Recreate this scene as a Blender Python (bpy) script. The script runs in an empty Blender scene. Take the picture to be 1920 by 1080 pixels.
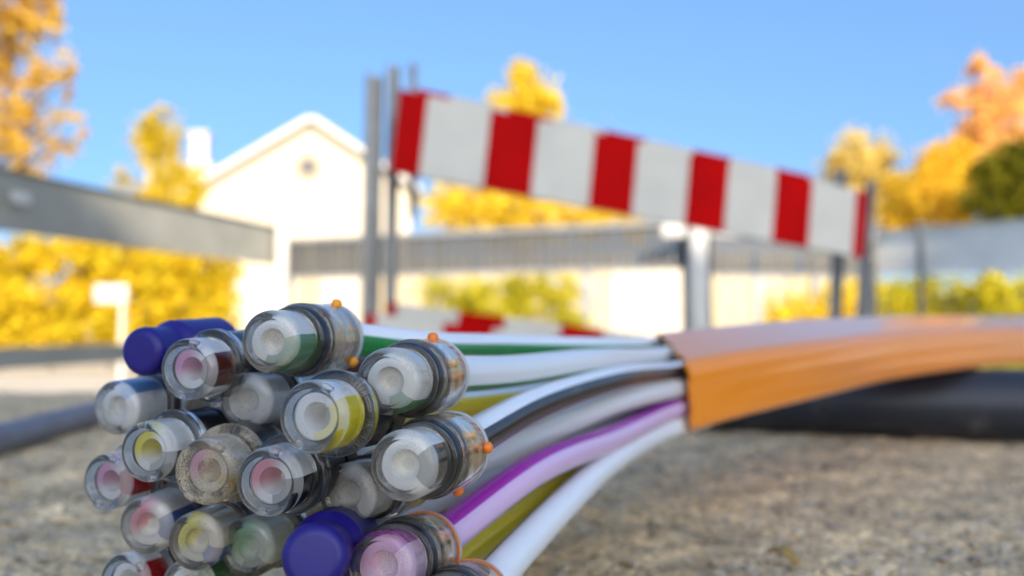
import bpy, bmesh, math, random
import numpy as np
from mathutils import Vector, Matrix, noise
R = math.radians
random.seed(7)
sc = bpy.context.scene
col = sc.collection

# ------------------------------------------------------------------ camera, sky, sun, exposure
CAM_Z = 0.066
F = 1663.0                                  # focal length in pixels of a 1920 wide frame
PITCH = math.atan2(80, F)
cd = bpy.data.cameras.new('camera'); cam = bpy.data.objects.new('camera', cd); col.objects.link(cam)
cam.location = (0, 0, CAM_Z)
cam.rotation_euler = (math.pi / 2 + PITCH, 0, 0)
cd.sensor_width = 36; cd.lens = F / 1920 * 36
cd.clip_start = 0.01; cd.clip_end = 3000
cd.dof.use_dof = True; cd.dof.focus_distance = 0.131; cd.dof.aperture_fstop = 14.5
sc.camera = cam

SUN_EL, SUN_AZ = R(28), R(166)              # azimuth clockwise from +Y: behind the camera, a little to the right
world = bpy.data.worlds.new('World'); sc.world = world; world.use_nodes = True
wn = world.node_tree.nodes; wl = world.node_tree.links
sky = wn.new('ShaderNodeTexSky'); sky.sky_type = 'NISHITA'; sky.sun_disc = False
sky.sun_elevation = SUN_EL; sky.sun_rotation = SUN_AZ
sky.air_density = 1.5; sky.dust_density = 5.0; sky.ozone_density = 8.0
wtc = wn.new('ShaderNodeTexCoord'); wva = wn.new('ShaderNodeVectorMath'); wva.operation = 'ADD'; wva.inputs[1].default_value = (0, 0, .18)
wvn = wn.new('ShaderNodeVectorMath'); wvn.operation = 'NORMALIZE'        # sky lookup raised, so blue reaches down to the horizon all round
wl.new(wtc.outputs['Generated'], wva.inputs[0]); wl.new(wva.outputs[0], wvn.inputs[0]); wl.new(wvn.outputs[0], sky.inputs['Vector'])
bg = wn['Background']; wl.new(sky.outputs[0], bg.inputs[0]); bg.inputs[1].default_value = 0.12
sd = bpy.data.lights.new('sun', 'SUN'); sd.energy = 3.6; sd.angle = R(0.5); sd.color = (1, .89, .74)
sun = bpy.data.objects.new('sun', sd); col.objects.link(sun)
sdir = Vector((math.sin(SUN_AZ) * math.cos(SUN_EL), math.cos(SUN_AZ) * math.cos(SUN_EL), math.sin(SUN_EL)))
sun.rotation_euler = sdir.to_track_quat('Z', 'Y').to_euler(); sun.location = sdir * 30
vs = sc.view_settings
vs.view_transform = 'Standard'; vs.look = 'None'; vs.gamma = 1; vs.use_curve_mapping = False
vs.exposure = 1.42
cy = sc.cycles
cy.use_denoising = True; cy.max_bounces = 16; cy.transmission_bounces = 14; cy.glossy_bounces = 6
cy.diffuse_bounces = 4; cy.transparent_max_bounces = 12; cy.blur_glossy = 0.6; cy.sample_clamp_indirect = 8

# ------------------------------------------------------------------ helpers
FW = Vector((0, math.cos(PITCH), math.sin(PITCH))); UP = Vector((0, -math.sin(PITCH), math.cos(PITCH))); RT = Vector((1, 0, 0))
CAMV = Vector((0, 0, CAM_Z))
def P(px, py, d):                            # the point of the place seen at a pixel of the photograph, d metres deep
    return CAMV + RT * ((px - 960) / F * d) + UP * ((540 - py) / F * d) + FW * d

def tag(o, label=None, cat=None, group=None, kind=None):
    if label: o['label'] = label
    if cat: o['category'] = cat
    if group: o['group'] = group
    if kind: o['kind'] = kind
    return o
def empty(name, loc, label=None, cat=None, group=None):
    o = bpy.data.objects.new(name, None); col.objects.link(o); o.location = loc; o.empty_display_size = .02
    return tag(o, label, cat, group)
def link(name, me, parent=None, mats=None):
    o = bpy.data.objects.new(name, me); col.objects.link(o)
    if mats:
        for m in mats:
            me.materials.append(m)
    if parent:
        o.parent = parent
    return o
def mesh(name, V, Fc, mi=None, smooth=None):
    me = bpy.data.meshes.new(name); me.from_pydata([tuple(v) for v in V], [], Fc)
    if mi is not None:
        me.polygons.foreach_set('material_index', mi)
    if smooth is not None:
        me.polygons.foreach_set('use_smooth', [True] * len(me.polygons))
        me.set_sharp_from_angle(angle=R(smooth))
    me.update()
    return me
class MB:
    def __init__(s): s.v = []; s.f = []; s.m = []
    def box(s, c, sx, sy, sz, ax=None, m=0, bev=0):
        ax = ax or (Vector((1, 0, 0)), Vector((0, 1, 0)), Vector((0, 0, 1)))
        c = Vector(c); n = len(s.v)
        if not bev:
            for k in ((-1,-1,-1),(1,-1,-1),(1,1,-1),(-1,1,-1),(-1,-1,1),(1,-1,1),(1,1,1),(-1,1,1)):
                s.v.append(c + ax[0]*(k[0]*sx/2) + ax[1]*(k[1]*sy/2) + ax[2]*(k[2]*sz/2))
            for f in ((0,3,2,1),(4,5,6,7),(0,1,5,4),(1,2,6,5),(2,3,7,6),(3,0,4,7)):
                s.f.append([n+i for i in f]); s.m.append(m)
        else:
            bm = bmesh.new(); bmesh.ops.create_cube(bm, size=1)
            for v in bm.verts: v.co = Vector((v.co.x*sx, v.co.y*sy, v.co.z*sz))
            bmesh.ops.bevel(bm, geom=bm.edges[:], offset=bev, segments=2, affect='EDGES', profile=.5)
            bm.verts.index_update()
            for v in bm.verts: s.v.append(c + ax[0]*v.co.x + ax[1]*v.co.y + ax[2]*v.co.z)
            for f in bm.faces: s.f.append([n+v.index for v in f.verts]); s.m.append(m)
            bm.free()
    def tube(s, pts, rad, seg=10, m=0, cap=True):
        pts = [Vector(p) for p in pts]; n0 = len(s.v)
        rad = rad if isinstance(rad, (list, tuple)) else [rad] * len(pts)
        ref = None
        for i, p in enumerate(pts):
            t = (pts[min(i+1, len(pts)-1)] - pts[max(i-1, 0)]).normalized()
            if ref is None:
                ref = t.orthogonal().normalized()
            ref = (ref - t * ref.dot(t)).normalized(); b = t.cross(ref)
            for k in range(seg):
                a = 2*math.pi*k/seg
                s.v.append(p + (ref*math.cos(a) + b*math.sin(a))*rad[i])
        for i in range(len(pts)-1):
            for k in range(seg):
                a = n0+i*seg+k; b2 = n0+i*seg+(k+1) % seg
                s.f.append([a, b2, b2+seg, a+seg]); s.m.append(m)
        if cap:
            s.f.append([n0+k for k in range(seg)][::-1]); s.m.append(m)
            e = n0+(len(pts)-1)*seg
            s.f.append([e+k for k in range(seg)]); s.m.append(m)
    def build(s, name, mats, parent=None, smooth=35):
        me = mesh(name, s.v, s.f, s.m, smooth)
        return link(name, me, parent, mats if isinstance(mats, list) else [mats])

# ------------------------------------------------------------------ materials
def mat(name, base=(.5,.5,.5), rough=.5, metal=0, trans=0, ior=1.45, spec=.5, coat=0, noise_amt=0, nscale=20, bump=0, bscale=200, sss=0):
    m = bpy.data.materials.new(name); m.use_nodes = True
    nt = m.node_tree; b = nt.nodes['Principled BSDF']
    b.inputs['Base Color'].default_value = (*base, 1); b.inputs['Roughness'].default_value = rough
    b.inputs['Metallic'].default_value = metal; b.inputs['Transmission Weight'].default_value = trans
    b.inputs['IOR'].default_value = ior; b.inputs['Specular IOR Level'].default_value = spec
    b.inputs['Coat Weight'].default_value = coat
    if sss:
        b.inputs['Subsurface Weight'].default_value = sss; b.inputs['Subsurface Radius'].default_value = (.002, .002, .002)
    if noise_amt or bump:
        tc = nt.nodes.new('ShaderNodeTexCoord')
    if noise_amt:
        n = nt.nodes.new('ShaderNodeTexNoise'); n.inputs['Scale'].default_value = nscale; n.inputs['Detail'].default_value = 6
        nt.links.new(tc.outputs['Object'], n.inputs['Vector'])
        mr = nt.nodes.new('ShaderNodeMapRange'); mr.inputs[1].default_value = .3; mr.inputs[2].default_value = .7
        mr.inputs[3].default_value = 1-noise_amt; mr.inputs[4].default_value = 1+noise_amt
        mx = nt.nodes.new('ShaderNodeMix'); mx.data_type = 'RGBA'; mx.blend_type = 'MULTIPLY'; mx.inputs[0].default_value = 1
        nt.links.new(n.outputs['Fac'], mr.inputs[0]); nt.links.new(mr.outputs[0], mx.inputs[7]); mx.inputs[6].default_value = (*base, 1)
        nt.links.new(mx.outputs[2], b.inputs['Base Color'])
        r2 = nt.nodes.new('ShaderNodeMapRange'); r2.inputs[3].default_value = max(0.02, rough-.12*noise_amt*3); r2.inputs[4].default_value = min(1, rough+.12*noise_amt*3)
        nt.links.new(n.outputs['Fac'], r2.inputs[0]); nt.links.new(r2.outputs[0], b.inputs['Roughness'])
    if bump:
        n2 = nt.nodes.new('ShaderNodeTexNoise'); n2.inputs['Scale'].default_value = bscale; n2.inputs['Detail'].default_value = 5
        nt.links.new(tc.outputs['Object'], n2.inputs['Vector'])
        bp = nt.nodes.new('ShaderNodeBump'); bp.inputs['Strength'].default_value = bump; bp.inputs['Distance'].default_value = .001 if bscale > 100 else .02
        nt.links.new(n2.outputs['Fac'], bp.inputs['Height']); nt.links.new(bp.outputs[0], b.inputs['Normal'])
    return m
def dusty(m, amount=.35, scale=5200, dcol=(.42,.34,.23), big=220, lo=None):
    """dust specks and smears lying on a plastic"""
    nt = m.node_tree; b = nt.nodes['Principled BSDF']; out = nt.nodes['Material Output']
    tc = nt.nodes.new('ShaderNodeTexCoord')
    n = nt.nodes.new('ShaderNodeTexNoise'); n.inputs['Scale'].default_value = scale; n.inputs['Detail'].default_value = 3
    g = nt.nodes.new('ShaderNodeTexNoise'); g.inputs['Scale'].default_value = big; g.inputs['Detail'].default_value = 4
    oi = nt.nodes.new('ShaderNodeObjectInfo'); ad = nt.nodes.new('ShaderNodeVectorMath'); ad.operation = 'ADD'
    nt.links.new(tc.outputs['Object'], ad.inputs[0]); nt.links.new(oi.outputs['Random'], ad.inputs[1])
    nt.links.new(ad.outputs[0], n.inputs[0]); nt.links.new(ad.outputs[0], g.inputs[0])
    mul = nt.nodes.new('ShaderNodeMath'); mul.operation = 'MULTIPLY'
    nt.links.new(n.outputs['Fac'], mul.inputs[0]); nt.links.new(g.outputs['Fac'], mul.inputs[1])
    mr = nt.nodes.new('ShaderNodeMapRange'); lo = lo or .30
    mr.inputs[1].default_value = lo; mr.inputs[2].default_value = lo+.06; mr.inputs[3].default_value = 0; mr.inputs[4].default_value = amount
    nt.links.new(mul.outputs[0], mr.inputs[0])
    d = nt.nodes.new('ShaderNodeBsdfDiffuse'); d.inputs[0].default_value = (*dcol, 1)
    mx = nt.nodes.new('ShaderNodeMixShader')
    nt.links.new(mr.outputs[0], mx.inputs[0]); nt.links.new(b.outputs[0], mx.inputs[1]); nt.links.new(d.outputs[0], mx.inputs[2])
    nt.links.new(mx.outputs[0], out.inputs['Surface'])
    return m
def leafmat(name, c1, c2, trans=.45):
    m = bpy.data.materials.new(name); m.use_nodes = True; nt = m.node_tree; nt.nodes.clear()
    out = nt.nodes.new('ShaderNodeOutputMaterial')
    at = nt.nodes.new('ShaderNodeAttribute'); at.attribute_name = 'tone'
    mx = nt.nodes.new('ShaderNodeMix'); mx.data_type = 'RGBA'; mx.inputs[6].default_value = (*c1, 1); mx.inputs[7].default_value = (*c2, 1)
    nt.links.new(at.outputs['Fac'], mx.inputs[0])
    d = nt.nodes.new('ShaderNodeBsdfDiffuse'); t = nt.nodes.new('ShaderNodeBsdfTranslucent'); s = nt.nodes.new('ShaderNodeMixShader')
    s.inputs[0].default_value = trans
    nt.links.new(mx.outputs[2], d.inputs[0]); nt.links.new(mx.outputs[2], t.inputs[0])
    nt.links.new(d.outputs[0], s.inputs[1]); nt.links.new(t.outputs[0], s.inputs[2]); nt.links.new(s.outputs[0], out.inputs[0])
    return m

def milky(m, w=.3, c=(.85,.84,.80)):
    """haze in a moulded plastic: part of the light is scattered by the wall itself"""
    nt = m.node_tree; b = nt.nodes['Principled BSDF']; src = b.outputs[0]
    d = nt.nodes.new('ShaderNodeBsdfDiffuse'); d.inputs[0].default_value = (*c, 1)
    t = nt.nodes.new('ShaderNodeBsdfTranslucent'); t.inputs[0].default_value = (*c, 1)
    m1 = nt.nodes.new('ShaderNodeMixShader'); m1.inputs[0].default_value = .5
    nt.links.new(d.outputs[0], m1.inputs[1]); nt.links.new(t.outputs[0], m1.inputs[2])
    m2 = nt.nodes.new('ShaderNodeMixShader'); m2.inputs[0].default_value = w
    tos = [l.to_socket for l in list(src.links)]
    nt.links.new(src, m2.inputs[1]); nt.links.new(m1.outputs[0], m2.inputs[2])
    for q in tos: nt.links.new(m2.outputs[0], q)
    return m
M = {}
M['frost'] = dusty(mat('frosted_plastic', (.98,.95,.89), .09, trans=1, ior=1.42, bump=.04, bscale=700), .22, 5200)
milky(M['frost'], .045, (.95,.88,.78))
for i_, (w_, c_, r_) in enumerate(((.08, (.90,.84,.77), .12), (.045, (.95,.93,.88), .08), (.06, (.82,.75,.62), .10), (.05, (.84,.85,.74), .10))):
    M['frost%d' % i_] = milky(dusty(mat('frosted_plastic', (.94,.93,.90), r_, trans=1, ior=1.42, bump=.06, bscale=500+90*i_), .3, 5200), w_, c_)
M['clear'] = dusty(mat('clear_plastic', (.97,.97,.96), .03, trans=1, ior=1.47), .5, 6200, lo=.37)
M['body_clear'] = dusty(mat('clear_body_plastic', (.97,.92,.82), .05, trans=1, ior=1.42), .25, 5200, lo=.35)
milky(M['body_clear'], .03, (.75,.68,.55))
M['dusty_clear'] = dusty(mat('dusty_clear_plastic', (.95,.92,.85), .07, trans=1, ior=1.45), .62, 6000, (.52,.43,.30), lo=.235)
M['black'] = dusty(mat('black_rubber', (.012,.012,.014), .28), .5, 6400, lo=.36)
M['black_dusty'] = dusty(mat('dusty_black_rubber', (.014,.014,.016), .32), .7, 6400, (.5,.42,.3), lo=.29)
M['smoke'] = mat('smoky_plastic', (.10,.10,.11), .12, trans=.55, ior=1.45)
M['collet'] = mat('tan_collet_plastic', (.60,.47,.30), .2, coat=.4)
M['steel'] = mat('spring_steel', (.72,.66,.55), .22, metal=1)
M['orange'] = mat('orange_clip_plastic', (.85,.20,.012), .35)
M['amber'] = mat('amber_clip_plastic', (.85,.32,.012), .35)
M['grey_ring'] = mat('grey_ring_plastic', (.42,.42,.42), .35)
M['violet'] = mat('violet_blue_cap_plastic', (.014,.007,.15), .42, bump=.03, bscale=900, noise_amt=.08, nscale=300)
M['galv'] = mat('galvanised_steel', (.30,.295,.28), .42, metal=.3, noise_amt=.2, nscale=14)
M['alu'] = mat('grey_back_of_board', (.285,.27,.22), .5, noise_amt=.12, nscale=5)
M['red'] = mat('red_reflective_film', (.42,.0,.0), .55, spec=.06, noise_amt=.12, nscale=7)
M['white'] = mat('white_reflective_film', (.56,.52,.43), .45, noise_amt=.07, nscale=7)
M['dark_post'] = mat('dark_grey_post', (.08,.08,.08), .5)
M['tan_frame'] = mat('tan_window_frame', (.33,.25,.15), .6)
M['white_plank'] = mat('white_painted_plank', (.52,.46,.36), .6, noise_amt=.08, nscale=6)
M['sunlit_board'] = mat('sunlit_grey_back_of_board', (.80,.76,.67), .35, noise_amt=.08, nscale=5)  # lighter copy of the grey board back, sunlight put into the colour
M['foot'] = mat('recycled_black_plastic', (.03,.03,.03), .7, bump=.3, bscale=60)
M['stucco'] = mat('cream_stucco', (.50,.43,.32), .8, noise_amt=.04, nscale=2, bump=.2, bscale=60)
M['roof'] = mat('grey_roof_tile', (.33,.31,.30), .7, noise_amt=.2, nscale=3)
M['trim'] = mat('white_trim_paint', (.5,.47,.42), .5)
M['glass'] = mat('dark_window_glass', (.06,.055,.05), .1)
M['cream_wood'] = mat('cream_painted_wood', (.42,.335,.20), .6, noise_amt=.12, nscale=6)
M['slat'] = mat('grey_plastic_slat', (.095,.092,.085), .5, noise_amt=.15, nscale=9)
M['post_white'] = mat('white_painted_post', (.55,.52,.46), .5, noise_amt=.06, nscale=9)
M['bark'] = mat('bark', (.10,.075,.05), .9, noise_amt=.3, nscale=9, bump=.6, bscale=30)
M['plaster'] = mat('beige_plaster', (.62,.51,.37), .85, noise_amt=.08, nscale=1.5)  # unseen building's wall, toned to warm what the caps reflect
M['pipe'] = dusty(mat('black_pipe_plastic', (.026,.028,.036), .40, bump=.08, bscale=150), .3, 500, (.3,.27,.22), big=30, lo=.33)
M['cable'] = mat('blue_grey_strip', (.15,.15,.17), .5, noise_amt=.15, nscale=30)  # for the blue-grey strip on the ledge
M['kerb'] = mat('kerb_stone', (.22,.19,.15), .85, noise_amt=.2, nscale=6, bump=.4, bscale=40)

def sheath_mat():
    m = mat('orange_sheath', (.70,.235,.006), .34, coat=.75, spec=.15); m.node_tree.nodes['Principled BSDF'].inputs['Coat Roughness'].default_value = .07; m.node_tree.nodes['Principled BSDF'].inputs['Sheen Weight'].default_value = .22; m.node_tree.nodes['Principled BSDF'].inputs['Sheen Roughness'].default_value = .35; m.node_tree.nodes['Principled BSDF'].inputs['Coat IOR'].default_value = 1.65
    nt = m.node_tree; b = nt.nodes['Principled BSDF']
    at = nt.nodes.new('ShaderNodeAttribute'); at.attribute_name = 'ring'
    n = nt.nodes.new('ShaderNodeTexNoise'); n.inputs['Scale'].default_value = 1; n.inputs['Detail'].default_value = 5
    cb = nt.nodes.new('ShaderNodeVectorMath'); cb.operation = 'MULTIPLY'; cb.inputs[1].default_value = (2500, 18, 1)
    nt.links.new(at.outputs['Vector'], cb.inputs[0]); nt.links.new(cb.outputs[0], n.inputs[0])
    cr = nt.nodes.new('ShaderNodeMix'); cr.data_type = 'RGBA'; cr.inputs[6].default_value = (.80,.215,.0,1); cr.inputs[7].default_value = (.92,.29,.0,1)
    nt.links.new(n.outputs['Fac'], cr.inputs[0]); nt.links.new(cr.outputs[2], b.inputs['Base Color'])
    bp = nt.nodes.new('ShaderNodeBump'); bp.inputs['Strength'].default_value = .12; bp.inputs['Distance'].default_value = .0006
    nt.links.new(n.outputs['Fac'], bp.inputs['Height']); nt.links.new(bp.outputs[0], b.inputs['Normal'])
    return m
M['sheath'] = sheath_mat()
def duct_mat():
    m = mat('duct_plastic', (.8,.8,.8), .26, spec=.5)
    nt = m.node_tree; b = nt.nodes['Principled BSDF']
    at = nt.nodes.new('ShaderNodeAttribute'); at.attribute_name = 'paint'
    tc = nt.nodes.new('ShaderNodeTexCoord')
    n = nt.nodes.new('ShaderNodeTexNoise'); n.inputs['Scale'].default_value = 420; n.inputs['Detail'].default_value = 3
    nt.links.new(tc.outputs['Object'], n.inputs['Vector'])
    mr = nt.nodes.new('ShaderNodeMapRange'); mr.inputs[1].default_value = .58; mr.inputs[2].default_value = .75; mr.inputs[3].default_value = 0; mr.inputs[4].default_value = .07
    mx = nt.nodes.new('ShaderNodeMix'); mx.data_type = 'RGBA'; mx.inputs[7].default_value = (.30,.25,.18,1)
    nt.links.new(n.outputs['Fac'], mr.inputs[0]); nt.links.new(mr.outputs[0], mx.inputs[0]); nt.links.new(at.outputs['Color'], mx.inputs[6])
    nt.links.new(mx.outputs[2], b.inputs['Base Color'])
    r2 = nt.nodes.new('ShaderNodeMapRange'); r2.inputs[3].default_value = .20; r2.inputs[4].default_value = .25
    nt.links.new(n.outputs['Fac'], r2.inputs[0]); nt.links.new(r2.outputs[0], b.inputs['Roughness'])
    return m
M['duct'] = dusty(duct_mat(), .35, 6500, lo=.385)
def concrete_mat(name='aggregate_concrete'):
    m = mat(name, (.3,.26,.2), .85)
    nt = m.node_tree; b = nt.nodes['Principled BSDF']; tc = nt.nodes.new('ShaderNodeTexCoord')
    v = nt.nodes.new('ShaderNodeTexVoronoi'); v.inputs['Scale'].default_value = 380; v.inputs['Randomness'].default_value = 1
    nd = nt.nodes.new('ShaderNodeTexNoise'); nd.inputs['Scale'].default_value = 90
    ad = nt.nodes.new('ShaderNodeMix'); ad.data_type = 'VECTOR'; ad.inputs[0].default_value = .03
    nt.links.new(tc.outputs['Object'], nd.inputs[0]); nt.links.new(tc.outputs['Object'], ad.inputs[4]); nt.links.new(nd.outputs['Color'], ad.inputs[5])
    nt.links.new(ad.outputs[1], v.inputs['Vector'])
    cr = nt.nodes.new('ShaderNodeValToRGB'); e = cr.color_ramp; e.interpolation = 'LINEAR'
    e.elements[0].position = 0; e.elements[0].color = (.20,.142,.08,1); e.elements[1].position = 1; e.elements[1].color = (.74,.58,.36,1)
    for p, c in ((.25,(.46,.355,.22,1)), (.5,(.56,.43,.27,1)), (.7,(.40,.335,.27,1)), (.85,(.64,.50,.32,1))):
        q = e.elements.new(p); q.color = c
    sx = nt.nodes.new('ShaderNodeSeparateColor'); nt.links.new(v.outputs['Color'], sx.inputs[0]); nt.links.new(sx.outputs[0], cr.inputs[0])
    n = nt.nodes.new('ShaderNodeTexNoise'); n.inputs['Scale'].default_value = 26; n.inputs['Detail'].default_value = 9; n.inputs['Roughness'].default_value = .65
    nt.links.new(tc.outputs['Object'], n.inputs[0])
    c2 = nt.nodes.new('ShaderNodeValToRGB'); c2.color_ramp.elements[0].position = .35; c2.color_ramp.elements[0].color = (.90,.82,.70,1)
    c2.color_ramp.elements[1].position = .66; c2.color_ramp.elements[1].color = (1.80,1.60,1.29,1)
    nt.links.new(n.outputs['Fac'], c2.inputs[0])
    mu = nt.nodes.new('ShaderNodeMix'); mu.data_type = 'RGBA'; mu.blend_type = 'MULTIPLY'; mu.inputs[0].default_value = 1
    nt.links.new(cr.outputs[0], mu.inputs[6]); nt.links.new(c2.outputs[0], mu.inputs[7]); nt.links.new(mu.outputs[2], b.inputs['Base Color'])
    n3 = nt.nodes.new('ShaderNodeTexNoise'); n3.inputs['Scale'].default_value = 500; n3.inputs['Detail'].default_value = 6
    nt.links.new(tc.outputs['Object'], n3.inputs[0])
    bp = nt.nodes.new('ShaderNodeBump'); bp.inputs['Strength'].default_value = .7; bp.inputs['Distance'].default_value = .0012
    nt.links.new(n3.outputs['Fac'], bp.inputs['Height'])
    bp2 = nt.nodes.new('ShaderNodeBump'); bp2.inputs['Strength'].default_value = .6; bp2.inputs['Distance'].default_value = .0016; bp2.invert = True
    nt.links.new(v.outputs['Distance'], bp2.inputs['Height']); nt.links.new(bp.outputs[0], bp2.inputs['Normal'])
    nt.links.new(bp2.outputs[0], b.inputs['Normal'])
    return m
M['concrete'] = concrete_mat()
M['ground'] = mat('pale_gravel_ground', (.48,.41,.31), .9, noise_amt=.2, nscale=2.5, bump=.4, bscale=40)

# ------------------------------------------------------------------ setting: ground and concrete ledge
GZ = -0.36
g = MB()
N = 24
for i in range(N+1):
    for j in range(N+1):
        f = lambda t: math.copysign(abs(t)**3, t) * 900
        x, y = f(i/N*2-1), f(j/N*2-1)
        g.v.append(Vector((x, y, GZ)))
for i in range(N):
    for j in range(N):
        a = i*(N+1)+j; g.f.append([a, a+N+1, a+N+2, a+1]); g.m.append(0)
tag(g.build('ground', M['ground']), kind='structure')

def slab():
    """raised concrete ledge the cable lies on: a rough cast top that steps down to the ground"""
    xs = np.concatenate([np.linspace(-2.2, -.4, 50)[:-1], np.linspace(-.4, .62, 300), np.linspace(.62, 2.6, 60)[1:]])
    ys = np.concatenate([np.linspace(-1.6, .12, 30)[:-1], np.linspace(.12, .62, 170), np.linspace(.62, 1.0, 50)[1:]])
    V = []; nx, ny = len(xs), len(ys)
    for x in xs:
        for y in ys:
            z = 0
            if -.45 < x < .7 and .1 < y < .8:
                p = Vector((x, y, 0))
                z = .0022*noise.noise(p*60) + .0022*noise.noise(p*140) + .0009*noise.noise(p*330)
                pit = noise.noise(p*95 + Vector((7, 3, 1)))
                if pit > .35: z -= (pit-.35)*.010
            else:
                p = Vector((x, y, 0)); z = .0025*noise.noise(p*40)
            wob = .012*noise.noise(Vector((x*5, 0, 3)))
            e = ys[-1]-y
            if e < .03: z -= .02*(1-e/.03)**2
            V.append((x, y+wob*(y > .9), z))
    Fc = [[i*ny+j, (i+1)*ny+j, (i+1)*ny+j+1, i*ny+j+1] for i in range(nx-1) for j in range(ny-1)]
    n = len(V)
    for i in range(nx):                       # front face down to the ground
        v = V[i*ny+ny-1]; V.append((v[0], v[1]+.004, GZ-.05))
    Fc += [[i*ny+ny-1, (i+1)*ny+ny-1, n+i+1, n+i] for i in range(nx-1)]
    n = len(V)
    for j in range(ny):
        V.append((xs[0], V[j][1], GZ-.05))
    Fc += [[j+1, j, n+j, n+j+1][::-1] for j in range(ny-1)]
    n = len(V); b0 = (nx-1)*ny
    for j in range(ny):
        V.append((xs[-1], V[b0+j][1], GZ-.05))
    Fc += [[b0+j, b0+j+1, n+j+1, n+j][::-1] for j in range(ny-1)]
    o = link('concrete_ledge', mesh('concrete_ledge', V, Fc, smooth=180), None, [M['concrete']])
    tag(o, kind='structure')
slab()
def grit():
    t = (1+5**.5)/2
    iv = [Vector(v).normalized() for v in ((-1,t,0),(1,t,0),(-1,-t,0),(1,-t,0),(0,-1,t),(0,1,t),(0,-1,-t),(0,1,-t),(t,0,-1),(t,0,1),(-t,0,-1),(-t,0,1))]
    fi = [(0,11,5),(0,5,1),(0,1,7),(0,7,10),(0,10,11),(1,5,9),(5,11,4),(11,10,2),(10,7,6),(7,1,8),(3,9,4),(3,4,2),(3,2,6),(3,6,8),(3,8,9),(4,9,5),(2,4,11),(6,2,10),(8,6,7),(9,8,1)]
    rng = random.Random(3); V = []; Fc = []; mi = []
    for k in range(14000):
        x = rng.uniform(-.42, .66); y = .12 + .68*rng.random()**1.5
        s = .0005 + .0016*rng.random()**2.2
        if rng.random() < .03: s *= 1.7
        sc3 = Vector((rng.uniform(.7,1.5), rng.uniform(.7,1.4), rng.uniform(.5,.9)))*s
        rot = Matrix.Rotation(rng.uniform(0, 6.28), 3, 'Z')
        c = Vector((x, y, s*rng.uniform(-.25, .35)))
        n = len(V)
        for v in iv:
            w = v*rng.uniform(.8, 1.15)
            V.append(c + rot @ Vector((w.x*sc3.x, w.y*sc3.y, w.z*sc3.z)))
        m_ = rng.choice((0,0,0,1,1,2,3))
        for f in fi: Fc.append([n+i for i in f]); mi.append(m_)
    ms = [mat('grit_tan', (.44,.35,.23), .85, noise_amt=.25, nscale=900), mat('grit_grey', (.36,.30,.22), .8, noise_amt=.25, nscale=900),
          mat('grit_pale', (.56,.46,.32), .8, noise_amt=.2, nscale=900), mat('grit_dark', (.24,.185,.125), .85)]
    o = link('grit', mesh('grit', V, Fc, mi, 30), None, ms)
    tag(o, kind='stuff')
grit()

# ------------------------------------------------------------------ buildings
HD = 28.0
def house():
    ap = P(585, 226, HD); gz = GZ
    rt = empty('house', (ap.x, ap.y, gz), 'cream gabled house in bright sun with a small round gable window', 'house')
    ang = R(8)
    ux = Vector((math.cos(ang), math.sin(ang), 0)); uy = Vector((-math.sin(ang), math.cos(ang), 0)); uz = Vector((0,0,1))
    hw, L = 3.1, 9.0; H = ap.z-gz; rise = hw*.64; E = H-rise
    def W(a, b, c): return ux*a + uy*b + uz*c
    V = [W(-hw,0,0), W(hw,0,0), W(hw,0,E), W(0,0,H-.05), W(-hw,0,E), W(-hw,L,0), W(hw,L,0), W(hw,L,E), W(0,L,H-.05), W(-hw,L,E)]
    link('wall', mesh('house_wall', V, [[0,1,2,3,4],[6,5,9,8,7],[1,6,7,2],[5,0,4,9]]), rt, [M['stucco']])
    sl = math.atan2(rise, hw)
    for s in (-1, 1):
        b = MB(); ln = math.hypot(hw, rise)+.35
        d = Vector((s*math.cos(sl), 0, -math.sin(sl))); dd = ux*d.x + uz*d.z
        nn = ux*(s*math.sin(sl)) + uz*math.cos(sl)
        b.box(uz*(H-.02) + dd*(ln/2) + nn*.08 + uy*(L/2-.05), ln, L+.6, .14, (dd, uy, nn))
        b.build('roof', M['roof'], rt)
        t = MB(); t.box(uz*(H-.05) + dd*(ln/2) + uy*(-.38) + nn*.05, ln, .06, .13, (dd, uy, nn)); t.build('barge_board', M['trim'], rt)
    vz = P(578, 314, HD).z - gz
    fr = MB(); fr.tube([W(-.1,-.05,vz), W(-.1,.02,vz)], .44, 28); f = fr.build('window_frame', M['tan_frame'], rt)
    gl = MB(); gl.tube([W(-.1,-.075,vz), W(-.1,-.052,vz)], .27, 28); gl.build('pane', M['glass'], f)
    # lower wing to the left with a chimney
    w = MB(); w.box(W(-hw-.95, 2.2, (E+.35)/2), 1.9, 4.2, E+.35, (ux, uy, uz)); w.build('side_wing', M['stucco'], rt)
    r2 = MB(); r2.box(W(-hw-.95, 2.2, E+.45), 2.1, 4.6, .16, (ux, uy, uz)); r2.build('wing_roof', M['trim'], rt)
    c = MB(); c.box(W(-hw-.55, 1.4, E+1.1), .5, .5, 1.2, (ux, uy, uz)); c.box(W(-hw-.55, 1.4, E+1.73), .62, .62, .1, (ux, uy, uz)); c.build('chimney', M['stucco'], rt)
house()

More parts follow.
